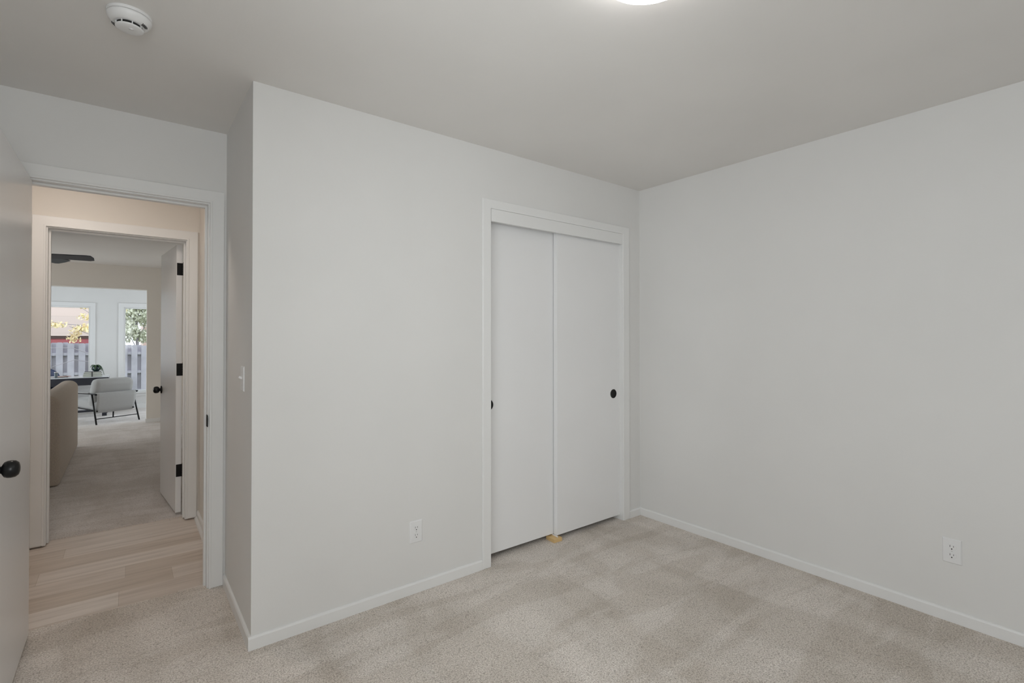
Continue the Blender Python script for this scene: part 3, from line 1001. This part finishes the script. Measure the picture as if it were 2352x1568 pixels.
# boards near the two windows stand as parts of the fence
for i in range(-12, 12):
    x = -1.02 + i * pitch
    h = 1.715 + random.uniform(-0.012, 0.012) - 0.05 * (x + 1.0)
    h = max(1.60, h)
    p = prism([(x - 0.072, 0.02), (x + 0.072, 0.02), (x + 0.072, h - 0.03), (x + 0.045, h), (x - 0.045, h), (x - 0.072, h - 0.03)], 'y', -0.045, -0.025)
    obj('board', p, 'fence', fe)
    x2 = x + pitch / 2
    p = prism([(x2 - 0.072, 0.02), (x2 + 0.072, 0.02), (x2 + 0.072, h - 0.03), (x2 + 0.045, h), (x2 - 0.045, h), (x2 - 0.072, h - 0.03)], 'y', 0.045, 0.065)
    obj('board', p, 'fence', fe)
for zz in (0.30, 0.86, 1.42):
    obj('rail', B(-4.1, 2.0, -0.024, 0.044, zz - 0.04, zz + 0.04), 'fence', fe)

nh = thing('house', 'beige sided house over red brick behind the fence', 'house', (-1.5, 24.0, -1.2))
obj('brick_base', B(-8, 1.22, 0.0, 6, 0.0, 2.52), 'brick', nh)
obj('siding', B(-8, 1.25, -0.06, 6, 2.60, 5.6), 'siding', nh)
obj('siding_shadow_strip', B(-8, 1.24, -0.03, 0.1, 2.50, 2.61), 'siding_shadow', nh)  # dark strip stands for the shadow line where the siding ends
obj('roof', prism([(-0.5, 5.5), (3.0, 7.3), (6.5, 5.5), (6.5, 5.65), (3.0, 7.5), (-0.5, 5.65)], 'x', -8.4, 1.5), 'roof', nh)


def tree(name, label, loc, trunk_pts, branches, clusters, leaf_mat, seed, group, lf=1.0):
    random.seed(seed)
    t = thing(name, label, 'tree', loc, 0, group)
    tk = bmesh.new()
    tube(tk, trunk_pts, 0.06, 10, 0.025)
    for b in branches:
        tube(tk, b, 0.014, 6, 0.005)
    obj('trunk', tk, 'bark', t, smooth=True)
    f = bmesh.new()
    for (cx, cy, cz, rx, rz, n) in clusters:
        for _ in range(n):
            u = Vector((random.gauss(0, 1), random.gauss(0, 1), random.gauss(0, 1))).normalized() * random.random() ** 0.5
            p = Vector((cx + u.x * rx, cy + u.y * rx, cz + u.z * rz))
            e = Euler((random.uniform(0, 6), random.uniform(0, 6), random.uniform(0, 6))).to_matrix()
            s = random.uniform(0.030, 0.06) * lf
            q = [e @ Vector(c) * s + p for c in ((-1, 0, 0), (-0.2, -0.55, 0.1), (1, 0, 0), (-0.2, 0.55, 0.1))]
            f.faces.new([f.verts.new(c) for c in q])
    fo = obj('foliage', f, leaf_mat, t)
    return t


tree('young_tree', 'young tree with yellow leaves before the fence', (-0.35, 17.6, ZG),
     [(0, 0, 0), (-0.02, 0.02, 0.8), (0.03, 0, 1.7), (0.0, 0.05, 3.2)],
     [[(0, 0, 1.0), (-0.35, 0, 1.22), (-0.75, -0.02, 1.30), (-1.15, 0, 1.14), (-1.35, 0.02, 1.0)],
      [(0, 0, 1.25), (-0.45, 0, 1.46), (-0.8, -0.05, 1.62), (-1.2, -0.02, 1.62), (-1.4, 0, 1.55)],
      [(0, 0, 1.6), (-0.4, 0, 1.95), (-0.85, 0.02, 2.18)],
      [(0, 0, 1.9), (-0.5, 0.02, 2.2), (-1.0, 0, 2.25), (-1.2, 0, 2.3)],
      [(0, 0, 2.1), (-0.4, 0, 2.5), (-0.7, 0.05, 2.75)]],
     [(-0.52, 0, 2.12, 0.34, 0.13, 170), (-0.42, 0, 2.44, 0.30, 0.11, 110), (-1.12, 0, 2.22, 0.26, 0.09, 80), (-0.75, 0, 1.90, 0.16, 0.16, 70),
      (-0.35, 0, 2.75, 0.40, 0.14, 120), (0.0, 0.1, 2.9, 0.5, 0.4, 200)], 'leaf_y', 11, 'trees outside the sunroom')
tree('bushy_tree', 'grey green tree with white sky gaps behind the fence', (0.25, 20.5, ZG),
     [(0, 0, 0), (0.02, 0, 1.2), (-0.02, 0.02, 2.4), (0.05, 0, 4.0)],
     [[(0, 0, 1.5), (-0.3, 0, 2.2), (-0.5, 0.02, 2.9)], [(0, 0, 1.8), (0.3, 0, 2.5), (0.5, 0, 3.1)], [(0, 0, 2.2), (-0.2, 0, 3.0), (-0.25, 0, 3.5)]],
     [(-0.35, 0, 2.1, 0.42, 0.40, 700), (-0.2, 0, 2.75, 0.55, 0.45, 1000), (0.3, 0, 3.2, 0.60, 0.50, 900), (-0.4, 0, 3.4, 0.5, 0.45, 600), (0.3, 0, 2.5, 0.35, 0.3, 350), (0.15, 0.05, 1.95, 0.35, 0.22, 420)],
     'leaf_g', 12, 'trees outside the sunroom', 1.25)
fh = thing('house', 'pale pink house far behind the grey green tree', 'house', (3.2, 31.0, -1.2))
obj('siding', B(-2.6, 5, 0, 6, 0, 3.2), 'siding', fh)
obj('roof', prism([(-0.5, 3.1), (3.0, 4.9), (6.5, 3.1), (6.5, 3.25), (3.0, 5.1), (-0.5, 3.25)], 'x', -2.3, 5.4), 'roof', fh)
